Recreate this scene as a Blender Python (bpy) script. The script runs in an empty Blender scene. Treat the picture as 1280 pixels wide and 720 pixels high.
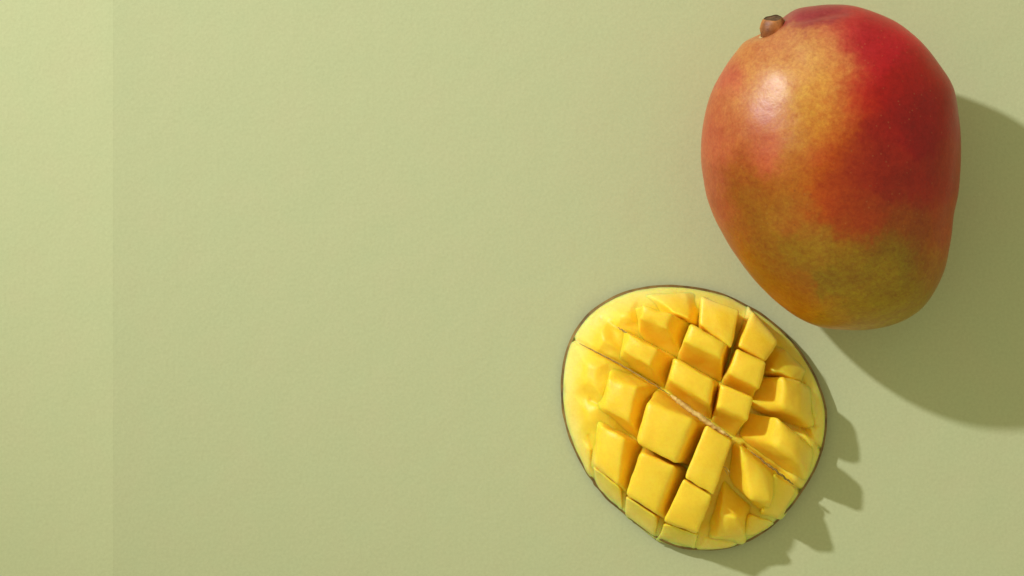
import bpy, math, random
from mathutils import Vector, noise
random.seed(4)
C = bpy.context.scene.collection
SC = bpy.context.scene
U = 0.00028            # metres covered by one unit of the working grid (a 1280 x 720 grid on the table)
H = 1.0 / U            # camera height in the same units

# ------------------------------------------------------------------ camera, light, exposure
cam = bpy.data.cameras.new('camera'); cam_o = bpy.data.objects.new('camera', cam); C.objects.link(cam_o)
cam_o.location = (0, 0, 1.0); cam_o.rotation_euler = (0, 0, 0)
cam.sensor_width = 36.0; cam.lens = 36.0 * 1.0 / (1280 * U)
cam.clip_start = 0.02; cam.clip_end = 50
SC.camera = cam_o

w = bpy.data.worlds.new('World'); SC.world = w; w.use_nodes = True
w.node_tree.nodes['Background'].inputs[0].default_value = (1.0, 1.0, 0.64, 1)
w.node_tree.nodes['Background'].inputs[1].default_value = 0.525

LDIR = Vector((-1.11, 0.84, 1.0)).normalized()
LDIST = 1.75
ld = bpy.data.lights.new('key_lamp', 'SPOT'); ld.shadow_soft_size = 0.034
ld.energy = 107.0; ld.color = (0.97, 1.0, 1.10)
ld.spot_size = 2 * math.atan(0.68 / LDIST); ld.spot_blend = 1.0
lo = bpy.data.objects.new('key_lamp', ld); C.objects.link(lo)
lo.location = Vector((0.07, -0.01, 0)) + LDIR * LDIST
lo.rotation_euler = (Vector((0.0, 0.26, 0)) - lo.location).to_track_quat('-Z', 'Y').to_euler()

SC.view_settings.view_transform = 'Standard'; SC.view_settings.look = 'None'
SC.view_settings.exposure = 0; SC.view_settings.gamma = 1
SC.view_settings.use_curve_mapping = False

# ------------------------------------------------------------------ helpers
def W(x, y, z=0.0):
    """grid point as seen in the frame at height z (all in grid units) -> metres"""
    k = (H - z) / H
    return Vector(((x - 640) * k * U, (360 - y) * k * U, z * U))

def mesh_obj(name, verts, faces, mat, parent=None, cols=None, smooth=True):
    off = parent.matrix_world.translation if parent else Vector((0, 0, 0))
    p = parent
    base = Vector((0, 0, 0))
    while p is not None:
        base = base + p.location; p = p.parent
    me = bpy.data.meshes.new(name)
    me.from_pydata([tuple(Vector(v) - base) for v in verts], [], faces)
    me.update()
    if cols:
        a = me.color_attributes.new('tint', 'FLOAT_COLOR', 'POINT')
        flat = []
        for c in cols: flat += [c[0], c[1], c[2], 1.0]
        a.data.foreach_set('color', flat)
    if smooth:
        me.polygons.foreach_set('use_smooth', [True] * len(me.polygons))
    me.materials.append(mat)
    o = bpy.data.objects.new(name, me); C.objects.link(o); o.parent = parent
    return o

def thing(name, label, cat, loc):
    o = bpy.data.objects.new(name, None); C.objects.link(o); o.location = loc
    o.empty_display_size = 0.01
    o['label'] = label; o['category'] = cat
    return o

def s2l(c):
    return tuple(((v / 255) / 12.92 if v / 255 < 0.04045 else ((v / 255 + 0.055) / 1.055) ** 2.4) for v in c)

def smooth(a, b, x):
    if a > b: return 1 - smooth(b, a, x)
    t = min(1, max(0, (x - a) / (b - a))); return t * t * (3 - 2 * t)

def spline(pts, n):
    """closed Catmull-Rom through pts"""
    out = []; m = len(pts)
    for i in range(m):
        p0, p1, p2, p3 = pts[i - 1], pts[i], pts[(i + 1) % m], pts[(i + 2) % m]
        for k in range(n):
            t = k / n
            out.append(tuple(0.5 * ((2 * p1[j]) + (-p0[j] + p2[j]) * t + (2 * p0[j] - 5 * p1[j] + 4 * p2[j] - p3[j]) * t * t
                       + (-p0[j] + 3 * p1[j] - 3 * p2[j] + p3[j]) * t ** 3) for j in range(2)))
    return out

def polar_table(pts, c, n):
    """radius of the closed outline pts round c at n equal angles"""
    sp = spline(pts, 24); an = []
    for x, y in sp:
        an.append((math.atan2(y - c[1], x - c[0]) % (2 * math.pi), math.hypot(x - c[0], y - c[1])))
    an.sort()
    res = []; j = 0; m = len(an)
    for i in range(n):
        a = 2 * math.pi * i / n
        while j < m and an[j][0] < a: j += 1
        a1, r1 = an[j % m]; a0, r0 = an[j - 1]
        if j == m: a1 += 2 * math.pi
        if j == 0: a0 -= 2 * math.pi
        res.append(r0 + (r1 - r0) * (a - a0) / max(1e-9, a1 - a0))
    return res

def lookup(tab, a):
    n = len(tab); f = (a % (2 * math.pi)) / (2 * math.pi) * n
    i = int(f) % n; t = f - int(f)
    return tab[i] * (1 - t) + tab[(i + 1) % n] * t

# ------------------------------------------------------------------ materials
class NT:
    def __init__(s, name):
        s.m = bpy.data.materials.new(name); s.m.use_nodes = True
        s.t = s.m.node_tree; s.b = s.t.nodes['Principled BSDF']
    def n(s, typ, **kw):
        nd = s.t.nodes.new(typ)
        for k, v in kw.items():
            if k.startswith('i_'): nd.inputs[k[2:].replace('_', ' ')].default_value = v
            else: setattr(nd, k, v)
        return nd
    def l(s, a, b): s.t.links.new(a, b)
    def noise(s, scale, detail=3, rough=0.55, vec=None, dist=0.0):
        nd = s.n('ShaderNodeTexNoise'); nd.inputs['Scale'].default_value = scale
        nd.inputs['Detail'].default_value = detail; nd.inputs['Roughness'].default_value = rough
        nd.inputs['Distortion'].default_value = dist
        s.l(vec or s.co(), nd.inputs['Vector']); return nd.outputs['Fac']
    def co(s):
        if not hasattr(s, '_c'): s._c = s.n('ShaderNodeTexCoord').outputs['Object']
        return s._c
    def ramp(s, fac, stops):
        nd = s.n('ShaderNodeValToRGB'); s.l(fac, nd.inputs[0]); e = nd.color_ramp.elements
        while len(e) < len(stops): e.new(0.5)
        for q, (p, c) in zip(e, stops): q.position = p; q.color = (*c, 1) if len(c) == 3 else c
        return nd.outputs[0]
    def mix(s, fac, a, b, mode='MIX'):
        nd = s.n('ShaderNodeMix', data_type='RGBA', blend_type=mode)
        for sock, v in ((nd.inputs[0], fac), (nd.inputs[6], a), (nd.inputs[7], b)):
            if hasattr(v, 'is_output'): s.l(v, sock)
            elif isinstance(v, (int, float)): sock.default_value = v
            else: sock.default_value = (*v, 1)
        return nd.outputs[2]
    def math(s, op, a, b=0.0):
        nd = s.n('ShaderNodeMath', operation=op)
        for sock, v in ((nd.inputs[0], a), (nd.inputs[1], b)):
            if hasattr(v, 'is_output'): s.l(v, sock)
            else: sock.default_value = v
        return nd.outputs[0]
    def bump(s, h, strength, dist, prev=None):
        nd = s.n('ShaderNodeBump'); nd.inputs['Strength'].default_value = strength
        nd.inputs['Distance'].default_value = dist; s.l(h, nd.inputs['Height'])
        if prev: s.l(prev, nd.inputs['Normal'])
        return nd.outputs[0]

def paper_mat(name, k):
    p = NT(name)
    base = tuple(v * k for v in (0.498, 0.511, 0.281))
    grey = p.noise(55, 4, 0.6)
    blot = p.ramp(grey, [(0.35, (0.985, 1.0, 1.0)), (0.5, (1, 1, 1)), (0.68, (1.012, 0.99, 1.0))])
    fine = p.noise(900, 3, 0.65)
    fr = p.ramp(fine, [(0.3, (0.955,) * 3), (0.7, (1.04,) * 3)])
    c = p.mix(1.0, p.mix(1.0, base, blot, 'MULTIPLY'), fr, 'MULTIPLY')
    p.l(c, p.b.inputs['Base Color'])
    p.b.inputs['Roughness'].default_value = 0.85
    p.b.inputs['Specular IOR Level'].default_value = 0.2
    h1 = p.noise(620, 4, 0.6, dist=0.6); h2 = p.noise(60, 2, 0.5)
    p.l(p.bump(h1, 0.45, 0.00017, p.bump(h2, 0.35, 0.0008)), p.b.inputs['Normal'])
    return p.m

def skin_mat():
    p = NT('mango_skin')
    at = p.n('ShaderNodeAttribute', attribute_name='tint').outputs['Color']
    # mottling at several sizes, fine grain, tiny pale lenticels
    m1 = p.noise(130, 6, 0.72, dist=0.4)
    c = p.mix(1.0, at, p.ramp(m1, [(0.28, (0.88, 0.76, 0.74)), (0.5, (1, 1, 1)), (0.74, (1.10, 1.20, 1.10))]), 'MULTIPLY')
    m3 = p.noise(420, 6, 0.75, dist=0.3)
    c = p.mix(1.0, c, p.ramp(m3, [(0.36, (0.93, 0.80, 0.82)), (0.5, (1, 1, 1)), (0.66, (1.06, 1.20, 1.08))]), 'MULTIPLY')
    m2 = p.noise(900, 4, 0.7)
    c = p.mix(1.0, c, p.ramp(m2, [(0.3, (0.86, 0.78, 0.76)), (0.5, (1, 1, 1)), (0.72, (1.10, 1.2, 1.1))]), 'MULTIPLY')
    v = p.n('ShaderNodeTexVoronoi', feature='F1'); v.inputs['Scale'].default_value = 420; v.inputs['Randomness'].default_value = 1
    p.l(p.co(), v.inputs['Vector'])
    sel = p.math('GREATER_THAN', p.noise(120, 2), 0.48)
    dots = p.math('MULTIPLY', p.ramp(v.outputs['Distance'], [(0.06, (1, 1, 1)), (0.17, (0, 0, 0))]), sel)
    c = p.mix(p.math('MULTIPLY', dots, 0.09), c, (0.62, 0.42, 0.14))
    v2 = p.n('ShaderNodeTexVoronoi', feature='F1'); v2.inputs['Scale'].default_value = 260
    p.l(p.co(), v2.inputs['Vector'])
    d2 = p.math('MULTIPLY', p.ramp(v2.outputs['Distance'], [(0.04, (1, 1, 1)), (0.12, (0, 0, 0))]), p.math('GREATER_THAN', p.noise(90, 2), 0.54))
    c = p.mix(p.math('MULTIPLY', d2, 0.35), c, (0.10, 0.035, 0.015))
    p.l(c, p.b.inputs['Base Color'])
    r = p.n('ShaderNodeMapRange'); p.l(m1, r.inputs[0]); r.inputs[3].default_value = 0.30; r.inputs[4].default_value = 0.42
    p.l(r.outputs[0], p.b.inputs['Roughness'])
    p.b.inputs['Specular IOR Level'].default_value = 0.31
    p.b.inputs['Subsurface Weight'].default_value = 0.12
    p.b.inputs['Subsurface Radius'].default_value = (1, 0.4, 0.15)
    p.b.inputs['Subsurface Scale'].default_value = 0.0015
    h = p.noise(260, 4, 0.6); h2 = p.noise(1300, 2, 0.6)
    p.l(p.bump(h2, 0.25, 0.00008, p.bump(h, 0.35, 0.0003)), p.b.inputs['Normal'])
    return p.m

def flesh_mat():
    p = NT('mango_flesh')
    at = p.n('ShaderNodeAttribute', attribute_name='tint').outputs['Color']
    m1 = p.noise(75, 4, 0.6, dist=0.5)
    c = p.mix(1.0, at, p.ramp(m1, [(0.3, (0.97, 0.92, 0.75)), (0.55, (1, 1, 1)), (0.75, (1.02, 1.05, 1.35))]), 'MULTIPLY')
    st = p.n('ShaderNodeMapping'); st.inputs['Rotation'].default_value = (0, 0, math.radians(34)); st.inputs['Scale'].default_value = (1, 1, 0.22)
    p.l(p.co(), st.inputs['Vector'])
    m2 = p.noise(900, 4, 0.65, vec=st.outputs[0])
    c = p.mix(1.0, c, p.ramp(m2, [(0.3, (0.965, 0.94, 0.86)), (0.7, (1.02, 1.04, 1.12))]), 'MULTIPLY')
    p.l(c, p.b.inputs['Base Color'])
    p.b.inputs['Roughness'].default_value = 0.46
    p.b.inputs['Specular IOR Level'].default_value = 0.36
    p.b.inputs['Subsurface Weight'].default_value = 0.75
    p.b.inputs['Subsurface Radius'].default_value = (1, 0.30, 0.03)
    p.b.inputs['Subsurface Scale'].default_value = 0.0050
    h = p.noise(520, 5, 0.65, vec=st.outputs[0]); h2 = p.noise(110, 2)
    p.l(p.bump(h, 0.45, 0.00022, p.bump(h2, 0.35, 0.0008)), p.b.inputs['Normal'])
    return p.m

def simple_mat(name, c1, c2, scale, rough, bump=0.4, dist=0.0003, sss=0.0):
    p = NT(name)
    f = p.noise(scale, 5, 0.65)
    p.l(p.ramp(f, [(0.32, c1), (0.68, c2)]), p.b.inputs['Base Color'])
    p.b.inputs['Roughness'].default_value = rough
    p.b.inputs['Subsurface Weight'].default_value = sss
    p.b.inputs['Subsurface Scale'].default_value = 0.001
    p.l(p.bump(p.noise(scale * 1.7, 4, 0.6), bump, dist), p.b.inputs['Normal'])
    return p.m

M_SKIN = skin_mat(); M_FLESH = flesh_mat()
M_PEEL = simple_mat('peel', (0.09, 0.045, 0.006), (0.30, 0.17, 0.03), 200, 0.65)
M_STEM = simple_mat('stem_bark', (0.15, 0.042, 0.010), (0.52, 0.19, 0.045), 200, 0.55, 0.7, 0.0005)
M_STEMCUT = simple_mat('stem_cut', (0.05, 0.022, 0.010), (0.18, 0.085, 0.035), 700, 0.7, 0.7)
M_SCAR = simple_mat('stem_collar', (0.40, 0.26, 0.10), (0.60, 0.45, 0.20), 300, 0.6)
M_FIBRE = simple_mat('flesh_fibre', (0.46, 0.26, 0.05), (0.86, 0.60, 0.18), 420, 0.8, 1.0, 0.0005)
M_CUT = simple_mat('dark_brown_cut', (0.22, 0.12, 0.02), (0.50, 0.31, 0.07), 420, 0.7, 1.0, 0.0005)

# ------------------------------------------------------------------ setting: paper
def sheet(name, x0, x1, y0, y1, z0, z1, mat):
    v = [(x, y, z) for z in (z0, z1) for (x, y) in ((x0, y0), (x1, y0), (x1, y1), (x0, y1))]
    f = [(3, 2, 1, 0), (4, 5, 6, 7), (0, 1, 5, 4), (1, 2, 6, 5), (2, 3, 7, 6), (3, 0, 4, 7)]
    o = mesh_obj(name, v, f, mat, smooth=False); o['kind'] = 'structure'; return o
bg = sheet('green_paper_background', -1.5, 1.5, -1.5, 1.5, -0.002, 0.0, paper_mat('green_paper', 1.0))
sx = W(141.5, 0).x
ov = sheet('tone_step_sheet', -1.3, sx, -1.3, 1.3, 0.000005, 0.000012, paper_mat('green_paper_light', 1.055))  # stand-in sheet, added to carry the lighter tone left of the seam

# ------------------------------------------------------------------ whole mango
MO = [(1033,9),(1003,13),(982,23),(966,35),(950,46),(926,61),(905,87),(887,122),(878,161),(877,203),(886,251),(905,294),(935,338),
      (968,373),(1003,399),(1033,411),(1069,414),(1105,410),(1138,398),(1162,376),(1180,341),(1188,305),(1192,269),(1197,239),
      (1199,191),(1196,149),(1189,113),(1171,84),(1147,54),(1117,31),(1087,17),(1060,10)]
MC = (1040, 208); MZ = 124.0
TAB = polar_table(MO, MC, 720)
TAB2 = []                                   # smoothed outline used towards the top, so that the outline's kinks fade out
for i in range(720):
    TAB2.append(sum(TAB[(i + k) % 720] * math.exp(-(k / 45) ** 2) for k in range(-110, 111)) / sum(math.exp(-(k / 45) ** 2) for k in range(-110, 111)))
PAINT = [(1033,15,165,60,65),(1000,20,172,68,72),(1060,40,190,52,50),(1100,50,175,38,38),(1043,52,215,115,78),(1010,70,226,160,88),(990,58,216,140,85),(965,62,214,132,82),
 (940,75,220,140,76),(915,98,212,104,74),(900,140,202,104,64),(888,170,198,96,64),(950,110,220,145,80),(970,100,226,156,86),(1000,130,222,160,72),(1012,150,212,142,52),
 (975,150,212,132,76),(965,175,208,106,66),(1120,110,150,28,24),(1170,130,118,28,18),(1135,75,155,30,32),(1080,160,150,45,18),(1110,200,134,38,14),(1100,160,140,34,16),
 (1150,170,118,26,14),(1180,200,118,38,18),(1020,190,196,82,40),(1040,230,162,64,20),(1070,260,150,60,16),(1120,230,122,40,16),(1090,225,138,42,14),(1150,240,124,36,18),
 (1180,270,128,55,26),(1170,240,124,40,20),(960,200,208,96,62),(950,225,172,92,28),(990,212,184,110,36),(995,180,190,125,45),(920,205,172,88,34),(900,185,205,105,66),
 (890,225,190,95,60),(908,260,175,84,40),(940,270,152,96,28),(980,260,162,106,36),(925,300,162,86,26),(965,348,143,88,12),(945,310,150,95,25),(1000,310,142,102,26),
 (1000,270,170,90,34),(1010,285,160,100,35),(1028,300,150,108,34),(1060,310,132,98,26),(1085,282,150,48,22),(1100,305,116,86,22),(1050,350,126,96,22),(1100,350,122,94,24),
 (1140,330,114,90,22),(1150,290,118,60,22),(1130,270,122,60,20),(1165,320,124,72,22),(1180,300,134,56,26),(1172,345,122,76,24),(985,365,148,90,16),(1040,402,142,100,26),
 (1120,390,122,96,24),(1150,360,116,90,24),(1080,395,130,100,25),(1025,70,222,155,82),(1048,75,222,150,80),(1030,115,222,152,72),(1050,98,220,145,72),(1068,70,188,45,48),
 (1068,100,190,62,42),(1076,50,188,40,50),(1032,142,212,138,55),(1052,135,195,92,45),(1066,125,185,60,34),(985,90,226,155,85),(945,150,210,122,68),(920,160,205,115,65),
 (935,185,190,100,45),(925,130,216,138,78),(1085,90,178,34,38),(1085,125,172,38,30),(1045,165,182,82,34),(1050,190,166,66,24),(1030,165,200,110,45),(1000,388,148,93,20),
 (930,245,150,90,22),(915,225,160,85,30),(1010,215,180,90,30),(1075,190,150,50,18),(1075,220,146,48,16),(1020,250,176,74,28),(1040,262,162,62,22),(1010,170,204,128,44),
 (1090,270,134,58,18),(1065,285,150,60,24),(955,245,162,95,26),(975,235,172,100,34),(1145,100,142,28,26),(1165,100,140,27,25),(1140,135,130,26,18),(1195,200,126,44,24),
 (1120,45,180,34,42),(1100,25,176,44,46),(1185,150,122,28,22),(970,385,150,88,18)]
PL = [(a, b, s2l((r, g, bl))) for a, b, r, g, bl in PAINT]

def mango_point(th, ph):
    """th round the outline, ph latitude -pi/2..pi/2; grid units, before the view-height correction"""
    cp, spn = math.cos(ph), math.sin(ph)
    k = smooth(0.35, 1.0, cp)
    R = lookup(TAB, th) * k + lookup(TAB2, th) * (1 - k)
    r = R * abs(cp) ** 0.94
    z = MZ + (124 if spn > 0 else MZ) * (abs(spn) ** 0.97) * (1 if spn > 0 else -1)
    x, y = MC[0] + r * math.cos(th), MC[1] + r * math.sin(th)
    return x, y, z - 0.115 * (y - MC[1]) * abs(cp) + 2.0

def build_mango():
    k0 = (H - MZ) / H
    base = W(*MC, MZ); base.z = 0
    root = thing('mango', 'whole ripe mango, red and orange blushing to olive green, with a short brown stem', 'mango', base)
    NTh, NPh = 480, 270
    V = []; cols = []; F = []
    st = Vector((964, 44, 160))
    grid = []
    for j in range(NPh + 1):
        ph = -math.pi / 2 + math.pi * j / NPh
        row = []
        for i in range(NTh if 0 < j < NPh else 1):
            th = 2 * math.pi * i / NTh
            x, y, z = mango_point(th, ph)
            p = Vector((x, y, z))
            n = Vector((x - MC[0], y - MC[1], (z - MZ) * 1.5)).normalized()
            d = 1.3 * noise.noise(p / 75) + 0.5 * noise.noise(p / 28)
            # dimple round the stem and the fold that runs from it over the shoulder
            q = (p - st).length
            d -= 7.0 * math.exp(-(q / 20) ** 2)
            d += 2.5 * math.exp(-((q - 36) / 14) ** 2)
            t = (p.x - 975) / 85
            if -0.1 < t < 1.2:
                yl = 33 - 16 * math.sin(min(1, max(0, t)) * 1.5)
                d -= 3.2 * math.exp(-((p.y - yl - 4) / 6.0) ** 2) * smooth(-0.1, 0.2, t) * (1 - smooth(0.5, 1.2, t)) * (1 if z > MZ else 0)
            d += 2.8 * ((p.y - 148) / 50) ** 2 * math.exp(-((p.x - 978) / 60) ** 2 - ((p.y - 148) / 75) ** 2) * (1 if z > MZ else 0)
            # long low swelling from the stem down the shoulder
            d += 2.2 * math.exp(-((p.x - 992 - (p.y - 150) * 0.28) / 26) ** 2) * smooth(70, 120, p.y) * smooth(250, 190, p.y) * smooth(MZ, MZ + 60, p.z)
            p = p + n * d
            row.append(len(V))
            V.append(Vector(((p.x - 640) * k0 * U, (360 - p.y) * k0 * U, p.z * U)))
            # colour of the skin at this spot
            kv = k0 * H / (H - p.z)
            px, py = 640 + (p.x - 640) * kv, 360 + (p.y - 360) * kv
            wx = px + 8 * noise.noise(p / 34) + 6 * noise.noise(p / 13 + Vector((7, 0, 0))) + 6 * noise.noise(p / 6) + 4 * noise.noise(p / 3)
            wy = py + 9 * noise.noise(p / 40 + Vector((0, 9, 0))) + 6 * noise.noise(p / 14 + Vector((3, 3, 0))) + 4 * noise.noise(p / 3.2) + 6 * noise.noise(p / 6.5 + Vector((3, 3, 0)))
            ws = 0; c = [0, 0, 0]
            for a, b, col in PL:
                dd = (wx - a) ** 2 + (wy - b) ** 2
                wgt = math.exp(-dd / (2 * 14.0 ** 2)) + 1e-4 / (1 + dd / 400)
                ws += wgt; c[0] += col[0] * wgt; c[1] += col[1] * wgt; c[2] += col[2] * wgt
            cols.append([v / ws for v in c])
        grid.append(row)
    for j in range(NPh):
        a, b = grid[j], grid[j + 1]
        for i in range(NTh):
            i2 = (i + 1) % NTh
            if len(a) == 1: F.append((a[0], b[i2], b[i]))
            elif len(b) == 1: F.append((a[i], a[i2], b[0]))
            else: F.append((a[i], a[i2], b[i2], b[i]))
    F = [tuple(reversed(f)) for f in F]
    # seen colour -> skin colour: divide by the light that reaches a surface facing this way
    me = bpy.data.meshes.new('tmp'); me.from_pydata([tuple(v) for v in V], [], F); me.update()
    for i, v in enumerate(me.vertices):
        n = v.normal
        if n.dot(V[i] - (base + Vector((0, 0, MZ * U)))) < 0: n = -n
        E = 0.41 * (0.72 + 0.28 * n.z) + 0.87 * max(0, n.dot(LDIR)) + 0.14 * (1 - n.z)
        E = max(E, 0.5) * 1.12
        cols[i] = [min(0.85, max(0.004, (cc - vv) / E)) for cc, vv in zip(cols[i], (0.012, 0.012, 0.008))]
    bpy.data.meshes.remove(me)
    body = mesh_obj('skin', V, F, M_SKIN, root, cols)
    # stem: short faceted stub on a pale collar
    def tube(name, rings, mat, parent, n=26, jit=0.0, cap=True, ax=None, o=None, seed=0):
        ax = ax.normalized(); e1 = ax.cross(Vector((0, 0, 1))).normalized(); e2 = ax.cross(e1)
        V = []; F = []
        for h, r in rings:
            for i in range(n):
                a = 2 * math.pi * i / n
                rr = r * (1 + jit * noise.noise(Vector((math.cos(a) * 1.6 + seed, math.sin(a) * 1.6, h * 0.06))))
                hh = h + (jit * 5 * noise.noise(Vector((math.cos(a) * 1.3, math.sin(a) * 1.3, 4))) if h > 8 else 0)
                V.append(o + (ax * hh + (e1 * math.cos(a) + e2 * math.sin(a)) * rr) * U)
        for k in range(len(rings) - 1):
            for i in range(n):
                F.append((k * n + i, k * n + (i + 1) % n, (k + 1) * n + (i + 1) % n, (k + 1) * n + i))
        if cap:
            V.append(sum((V[-n + i] for i in range(n)), Vector()) / n); c = len(V) - 1
            b = (len(rings) - 1) * n
            for i in range(n): F.append((b + i, b + (i + 1) % n, c))
        return mesh_obj(name, V, F, mat, parent)
    so = Vector(((964.5 - 640) * k0 * U, (360 - 47) * k0 * U, 158 * U))
    ax = Vector((-0.12, 0.92, 0.38))
    stem = tube('stem', [(-8, 15), (0, 15.4), (3, 14.6), (6, 15.0), (11, 15.4), (16, 14.2), (20.0, 12.4), (21.5, 10.6)], M_STEM, root, jit=0.20, ax=ax, o=so, cap=False)
    tube('cut_end', [(20.2, 11.6), (20.9, 9.5), (19.8, 7.0), (20.4, 3.0)], M_STEMCUT, stem, jit=0.22, ax=ax, o=so, seed=0)
    tube('stem_collar', [(-6, 20), (-2, 19), (0.5, 17.2), (1.6, 14.5)], M_SCAR, stem, jit=0.10, ax=ax, o=so - ax * 1.0 * U, cap=False)
    return root
build_mango()

# ------------------------------------------------------------------ scored mango cheek, turned inside out
CO = [(830,357),(856,358),(882,362),(908,369),(930,380),(953,393),(975,411),(995,432),(1012,457),(1024,482),(1032,508),(1033,532),
      (1030,554),(1024,574),(1015,594),(1004,612),(990,632),(975,648),(957,664),(938,675),(918,683),(895,687),(870,687),(848,684),(828,676),
      (808,664),(790,650),(775,637),(760,625),(748,611),(743,606),(741,601),(734,592),(724,574),(714,552),(707,530),(703,508),(702,482),(704,458),(709,436),
      (718,416),(730,399),(746,384),(764,373),(785,364),(808,359)]
CC = (868, 523)
CT = polar_table(CO, CC, 720)
def s_of(x, y):
    return math.hypot(x - CC[0], y - CC[1]) / lookup(CT, math.atan2(y - CC[1], x - CC[0]))
def rim_z(th):
    return 13 + 5 * math.cos(th - 0.5) + 1.5 * math.sin(2 * th)
def dome_z(x, y):
    s = min(1.0, s_of(x, y)); th = math.atan2(y - CC[1], x - CC[0])
    left = 0.5 - 0.5 * math.cos(th - 0.15)            # the flesh is cut less deep on the left
    z = rim_z(th) + 29 * (1 - s ** 5) + 5 * (1 - s * s) * (1 - smooth(0.3, 0.8, 1 - s) * 0.8)
    z += 11 * left * smooth(1.0, 0.8, s) * smooth(0.3, 0.75, s)
    return z
CUTS = [([(718,425),(745,440),(770,452),(800,468),(832,488)], 7.0, 2.4), ([(752,399),(783,416),(800,426),(843,449)], 4.0, 2.6),
        ([(930,558),(955,577),(975,591),(1000,613)], 8.0, 2.8), ([(738,500),(750,506),(764,512)], 3.0, 3.0), ([(1002,532),(1012,546),(1026,562)], 5.0, 2.2),
        ([(1002,470),(1008,500),(1016,530),(1024,556)], 3.0, 3.0), ([(736,545),(741,562),(744,604)], 4.0, 2.5)]
def seg_d(x, y, a, b):
    dx, dy = b[0] - a[0], b[1] - a[1]; t = max(0, min(1, ((x - a[0]) * dx + (y - a[1]) * dy) / (dx * dx + dy * dy)))
    return math.hypot(x - a[0] - t * dx, y - a[1] - t * dy)
SOFT = [([(732,406),(762,394),(777,440),(744,442)], 9, 17), ([(756,382),(798,370),(801,408),(768,410)], 9, 17), ([(716,430),(764,450),(758,504),(714,492)], 8, 20),
        ([(712,488),(755,503),(755,540),(716,545)], 5, 20), ([(725,545),(742,560),(739,600),(730,592)], 4, 6), ([(1004,470),(1020,495),(1023,524),(1010,522)], 5, 6),
        ([(1008,530),(1026,532),(1024,556),(1014,547)], 5, 5), ([(880,668),(924,678),(914,690),(868,690)], 5, 6), ([(744,582),(790,556),(800,480),(756,448),(730,470)], 4, 26)]
def floor_z(x, y):
    z = dome_z(x, y); s = s_of(x, y)
    for pl, hh, wd in SOFT:
        if min(p[0] for p in pl) < x < max(p[0] for p in pl) and min(p[1] for p in pl) < y < max(p[1] for p in pl):
            d = 99
            for i in range(len(pl)):
                a, b = pl[i - 1], pl[i]; L = math.hypot(b[0] - a[0], b[1] - a[1])
                sg = 1 if sum(pl[q - 1][0] * pl[q][1] - pl[q][0] * pl[q - 1][1] for q in range(len(pl))) > 0 else -1
                d = min(d, sg * ((b[0] - a[0]) * (y - a[1]) - (b[1] - a[1]) * (x - a[0])) / L)
            z += hh * smooth(0, wd, d)
    z -= 15 * smooth(0.93, 0.74, s) * smooth(742, 800, x + 0.25 * (y - 523))
    for pl, dep, wd in CUTS:
        if x < min(p[0] for p in pl) - 9 or x > max(p[0] for p in pl) + 9: continue
        d = min(seg_d(x, y, pl[i], pl[i + 1]) for i in range(len(pl) - 1))
        z -= dep * math.exp(-(d / wd) ** 2)
    return z
def flesh_tint(x, y, z, warm=0.0):
    s = s_of(x, y)
    th = math.atan2(y - CC[1], x - CC[0])
    s += 0.03 * noise.noise(Vector((x / 20, y / 20, 3)))
    left = 0.5 - 0.5 * math.cos(th - 0.35)
    a = smooth(0.82, 1.0, s) * (0.45 + 0.55 * left)
    deep = Vector((1.0, 0.655, 0.040)); pale = Vector((0.92, 0.73, 0.19)); green = Vector((0.62, 0.58, 0.17))
    c = deep.lerp(pale, a)
    c = c.lerp(green, smooth(0.972, 1.0, s) * (0.15 + 0.6 * left))
    return c

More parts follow.
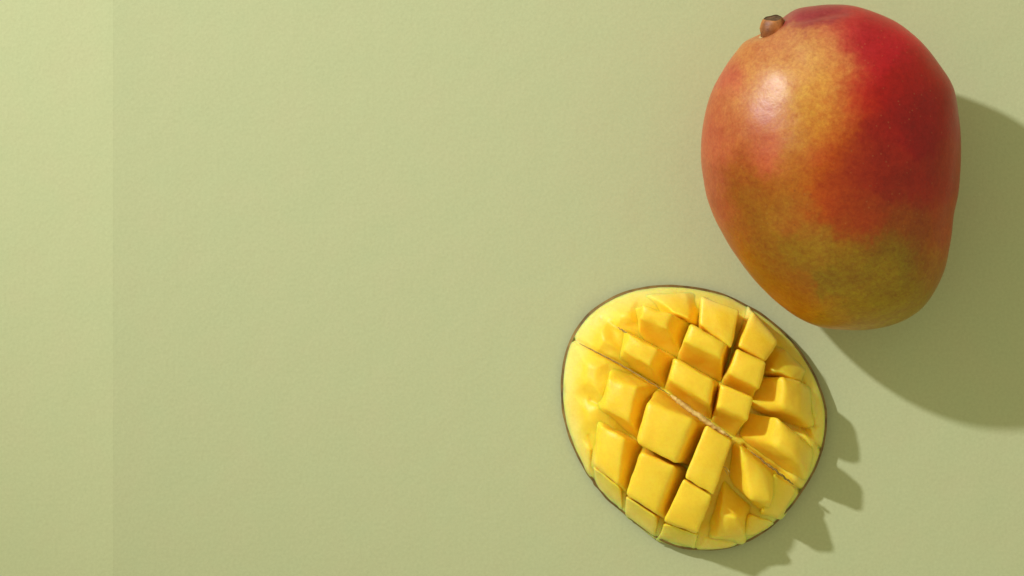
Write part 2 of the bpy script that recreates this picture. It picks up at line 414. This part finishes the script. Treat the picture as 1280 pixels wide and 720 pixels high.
def build_cheek():
    base = W(*CC, 20); base.z = 0
    root = thing('mango_half', 'cut mango cheek scored into yellow cubes and turned inside out on its dark peel', 'mango half', base)
    # flesh under the cubes
    n, m = 432, 100; V = []; F = []; cols = []
    V.append(W(*CC, floor_z(*CC))); cols.append(flesh_tint(*CC, 0))
    for j in range(1, m + 1):
        s = (j / m) ** 0.8
        for i in range(n):
            a = 2 * math.pi * i / n; R = lookup(CT, a) - 0.4
            x, y = CC[0] + s * R * math.cos(a), CC[1] + s * R * math.sin(a)
            z = floor_z(x, y) + 1.6 * noise.noise(Vector((x / 22, y / 22, 0))) * smooth(1, 0.9, s)
            if s > 0.96: z -= 2.0 * ((s - 0.96) / 0.04) ** 2
            V.append(W(x, y, z)); cols.append(flesh_tint(x, y, z))
    for i in range(n): F.append((0, 1 + (i + 1) % n, 1 + i))
    for j in range(m - 1):
        for i in range(n):
            a, b = 1 + j * n + i, 1 + j * n + (i + 1) % n
            F.append((a, b, b + n, a + n))
    # close underneath
    last = 1 + (m - 1) * n
    for i in range(n):
        a = 2 * math.pi * i / n; R = (lookup(CT, a) - 3) * 0.97
        V.append(W(CC[0] + R * math.cos(a), CC[1] + R * math.sin(a), max(2.0, rim_z(a) - 8))); cols.append(cols[last + i])
    for i in range(n): F.append((last + i, last + (i + 1) % n, last + n + (i + 1) % n, last + n + i))
    V.append(W(*CC, 3)); cols.append(cols[0]); c = len(V) - 1
    for i in range(n): F.append((last + n + i, last + n + (i + 1) % n, c))
    mesh_obj('flesh', V, F, M_FLESH, root, cols)
    # peel: thin shell seen edge-on round the flesh, curving under to the table
    V = []; F = []
    prof = [(-3.0, 3.0, 1), (-1.2, 1.6, 1), (0.0, 0.2, 1), (0.2, -2.5, 1), (-1.0, -5.0, 1), (0.972, 0.50, 0), (0.94, 0.22, 0), (0.86, 0.05, 0), (0.6, 0.0, 0), (0.02, 0.0, 0)]
    for q in prof:
        for i in range(n):
            a = 2 * math.pi * i / n; R = lookup(CT, a) + 0.7 + 0.6 * noise.noise(Vector((math.cos(a) * 9, math.sin(a) * 9, 1)))
            rz = rim_z(a) - 1.5
            if q[2]: r, z = R + q[0], rz + q[1] - 0.5
            else: r, z = R * q[0], (rz - 6) * q[1] + 0.3
            kk = (H - rz) / H
            V.append(Vector(((CC[0] + r * math.cos(a) - 640) * kk * U, (360 - CC[1] - r * math.sin(a)) * kk * U, z * U)))
    for k in range(len(prof) - 1):
        for i in range(n):
            F.append((k * n + i, k * n + (i + 1) % n, (k + 1) * n + (i + 1) % n, (k + 1) * n + i))
    mesh_obj('peel', V, F, M_PEEL, root)

    # the cubes: four top corners (x, y, z) and four foot corners (x, y), both in the same turn
    K = [
     # row above the long cut (heights below 12 are measured from the dome of the flesh)
     ([(786,417,68),(822,436,74),(812,457,74),(779,438,66)], [(780,413),(848,450),(832,486),(774,450)], .15),
     ([(843,446,88),(893,476,92),(887,506,92),(835,475,88)], [(842,448),(899,479),(889,526),(832,486)], .18),
     ([(901,480,96),(943,496,96),(936,526,93),(896,509,92)], [(899,479),(931,497),(917,546),(889,526)], .16),
     # second row
     ([(803,381,68),(840,393,74),(834,411,74),(799,398,68)], [(794,386),(874,408),(856,455),(800,426)], .17),
     ([(863,404,90),(908,430,92),(903,450,92),(854,427,90)], [(862,406),(913,433),(900,479),(846,450)], .17),
     ([(921,435,94),(959,453,92),(950,487,93),(909,467,95)], [(919,436),(950,455),(937,500),(902,479)], .17),
     # third row, by the upper rim
     ([(812,367,6),(858,366,9),(862,399,62),(842,390,60)], [(796,368),(878,364),(882,414),(830,402)], .24),
     ([(876,370,60),(925,388,64),(915,436,76),(874,406,74)], [(878,372),(918,390),(908,440),(872,410)], .13),
     ([(941,388,54),(974,427,58),(957,452,72),(922,433,76)], [(934,384),(966,428),(950,455),(917,437)], .17),
     ([(981,436,8),(1004,462,7),(992,473,52),(961,464,60)], [(964,425),(1012,462),(1003,480),(950,470)], .34),
     # beyond the cross cut, to the right
     ([(977,468,84),(1002,477,64),(1003,523,70),(975,512,84)], [(940,472),(1014,482),(1019,540),(934,512)], .34),
     ([(972,518,87),(1003,549,73),(1000,580,76),(968,559,85)], [(932,514),(1020,560),(1006,608),(918,546)], .34),
     # below the long cut, right
     ([(923,553,84),(960,590,68),(968,630,76),(937,630,80)], [(917,550),(988,602),(957,647),(909,596)], .32),
     ([(966,590,60),(995,611,10),(974,645,10),(953,639,56)], [(964,586),(999,613),(977,650),(948,644)], .28),
     ([(899,640,66),(921,647,68),(929,664,50),(897,672,44)], [(906,590),(940,634),(932,680),(882,672)], .24),
     ([(938,643,9),(967,652,5),(950,664,4),(929,671,5)], [(926,636),(972,653),(952,668),(922,676)], .40),
     # below the long cut, first row
     ([(760,473,66),(797,482,76),(788,527,76),(755,512,66)], [(766,452),(828,486),(803,552),(746,510)], .20),
     ([(809,501,92),(868,524,96),(845,581,94),(794,553,88)], [(822,485),(887,530),(864,580),(798,550)], .18),
     ([(882,530,96),(916,551,92),(892,620,90),(855,598,92)], [(884,532),(912,549),(886,608),(858,592)], .13),
     # second row
     ([(751,532,62),(782,546,74),(773,607,66),(742,580,52)], [(746,522),(804,558),(786,618),(740,584)], .20),
     ([(801,563,84),(845,583,88),(821,643,72),(781,617,66)], [(803,560),(860,588),(840,652),(785,622)], .18),
     ([(854,598,86),(891,620,88),(873,666,68),(829,651,68)], [(857,596),(886,614),(868,670),(832,655)], .14),
     # rim cells
     ([(742,583,48),(775,610,54),(777,634,3),(749,609,2)], [(742,578),(779,606),(779,642),(745,608)], .24),
     ([(782,620,56),(821,646,58),(818,669,3),(782,643,3)], [(783,618),(826,644),(820,674),(783,646)], .20),
     ([(830,654,54),(872,668,52),(868,685,2),(823,673,2)], [(831,652),(873,666),(868,688),(820,676)], .20),
    ]
    NG = 12
    for ci, (top, foot, rr) in enumerate(K):
        T = [Vector((x, y, dome_z(x, y) + z if z < 12 else z)) for x, y, z in top]
        B = [Vector((x, y, floor_z(x, y) - 6)) for x, y in foot]
        fc = sum(B, Vector()) / 4
        B = [Vector((fc.x + (b.x - fc.x) * 1.10, fc.y + (b.y - fc.y) * 1.10, b.z)) for b in B]
        # a face point of the box at u, v, w in -1..1
        idx = {}; V = []; cols = []; F = []; sd = ci * 3.7
        size = ((T[1] - T[0]).length + (T[2] - T[1]).length) / 2
        rad = min(0.5, rr * 1.08 + 0.015)
        def vert(a, b, c):
            key = (a, b, c)
            if key in idx: return idx[key]
            p = Vector((a, b, c)) / NG * 2 - Vector((1, 1, 1))
            # uneven spacing: more rows near the edges
            p = Vector([math.sin(v * math.pi / 2 * 0.86) / math.sin(math.pi / 2 * 0.86) for v in p])
            q = Vector([max(-(1 - rad), min(1 - rad, v)) for v in p])
            d = p - q
            if d.length > 1e-6:
                d = d.normalized() * rad * min(1.0, max(abs(p.x), abs(p.y), abs(p.z)))
            r = q + d
            u, v, w_ = (r.x + 1) / 2, (r.y + 1) / 2, (r.z + 1) / 2
            # slightly dished sides, a little wobble in the knife's line
            tp = T[0] * (1 - u) * (1 - v) + T[1] * u * (1 - v) + T[2] * u * v + T[3] * (1 - u) * v
            bp = B[0] * (1 - u) * (1 - v) + B[1] * u * (1 - v) + B[2] * u * v + B[3] * (1 - u) * v
            bow = 1 - 0.0 * w_
            P = bp.lerp(tp, w_)
            cen = (sum(B, Vector()) / 4).lerp(sum(T, Vector()) / 4, w_)
            P = P + (cen - P) * 0.05 * math.sin(math.pi * w_)
            P.z += 3.0 * math.sin(math.pi * u) * math.sin(math.pi * v) * w_
            nz = Vector((P.x / 13 + sd, P.y / 13, P.z / 13))
            P += Vector((noise.noise(nz), noise.noise(nz + Vector((9, 0, 0))), noise.noise(nz + Vector((0, 9, 0))))) * 1.15
            nz = nz * 3.1
            P += Vector((noise.noise(nz), noise.noise(nz + Vector((9, 0, 0))), noise.noise(nz + Vector((0, 9, 0))))) * 0.25
            idx[key] = len(V); V.append(W(P.x, P.y, P.z)); cols.append(flesh_tint(P.x, P.y, P.z)); return idx[key]
        for a in range(NG):
            for b in range(NG):
                F.append((vert(a, b, NG), vert(a, b + 1, NG), vert(a + 1, b + 1, NG), vert(a + 1, b, NG)))
                F.append((vert(a, b, 0), vert(a + 1, b, 0), vert(a + 1, b + 1, 0), vert(a, b + 1, 0)))
                F.append((vert(a, 0, b), vert(a, 0, b + 1), vert(a + 1, 0, b + 1), vert(a + 1, 0, b)))
                F.append((vert(a, NG, b), vert(a + 1, NG, b), vert(a + 1, NG, b + 1), vert(a, NG, b + 1)))
                F.append((vert(0, a, b), vert(0, a + 1, b), vert(0, a + 1, b + 1), vert(0, a, b + 1)))
                F.append((vert(NG, a, b), vert(NG, a, b + 1), vert(NG, a + 1, b + 1), vert(NG, a + 1, b)))
        mesh_obj('flesh_cube', V, F, M_FLESH, root, cols)

    # ragged fibrous edge showing in the long cut
    def ribbon(name, path, wid, mat, seed, amp=1.0):
        N = len(path) * 8; n = 8; V = []; F = []
        for k in range(N + 1):
            t = k / N * (len(path) - 1); i = min(len(path) - 2, int(t)); f = t - i
            a, b = Vector(path[i]), Vector(path[i + 1]); p = a.lerp(b, f); d = (b - a); d.z = 0; d.normalize()
            side = Vector((-d.y, d.x, 0))
            ww = wid * math.sin(math.pi * min(1, max(0.0, k / N)) ** 0.8) ** 0.5 + 0.05
            p = p + side * amp * 1.0 * noise.noise(Vector((k * 0.33, seed, 0)))
            for q in range(n):
                an = 2 * math.pi * q / n
                rr = ww * (1 + 0.55 * amp * noise.noise(Vector((k * 0.45, math.cos(an) * 1.2 + seed, math.sin(an) * 1.2))))
                v = p + side * math.cos(an) * rr + Vector((0, 0, math.sin(an) * rr * 1.3))
                V.append(W(v.x, v.y, v.z))
        for k in range(N):
            for q in range(n):
                F.append((k * n + q, (k + 1) * n + q, (k + 1) * n + (q + 1) % n, k * n + (q + 1) % n))
        F.append(tuple(range(n))); F.append(tuple(reversed(range(N * n, N * n + n))))
        return mesh_obj(name, V, F, mat, root)
    ribbon('fibrous_edge', [(838,494,66),(846,500,69),(862,512,75),(878,523,78),(893,534,80),(906,542,82),(916,548,78)], 3.3, M_FIBRE, 2)
    ribbon('cut_line', [(723,428.5,dome_z(723,428.5)-1.5),(745,440,dome_z(745,440)-1),(765,450,dome_z(765,450)-0.5),(785,461,50),(800,470,54),(818,481,60),(840,495,66)], 0.9, M_CUT, 21)  # dark brown ribbon drawn in where the groove itself is too faint
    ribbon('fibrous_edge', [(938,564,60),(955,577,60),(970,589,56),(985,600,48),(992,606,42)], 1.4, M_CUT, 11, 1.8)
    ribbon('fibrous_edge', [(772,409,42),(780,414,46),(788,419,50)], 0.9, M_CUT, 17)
    ribbon('fibre_strand', [(903,583,80),(908,585,83),(911,589,84),(913,591,82)], 0.55, M_FIBRE, 5, 0.3)
    ribbon('fibre_strand', [(905,586,78),(908,590,80),(910,594,79)], 0.45, M_FIBRE, 8, 0.3)
build_cheek()
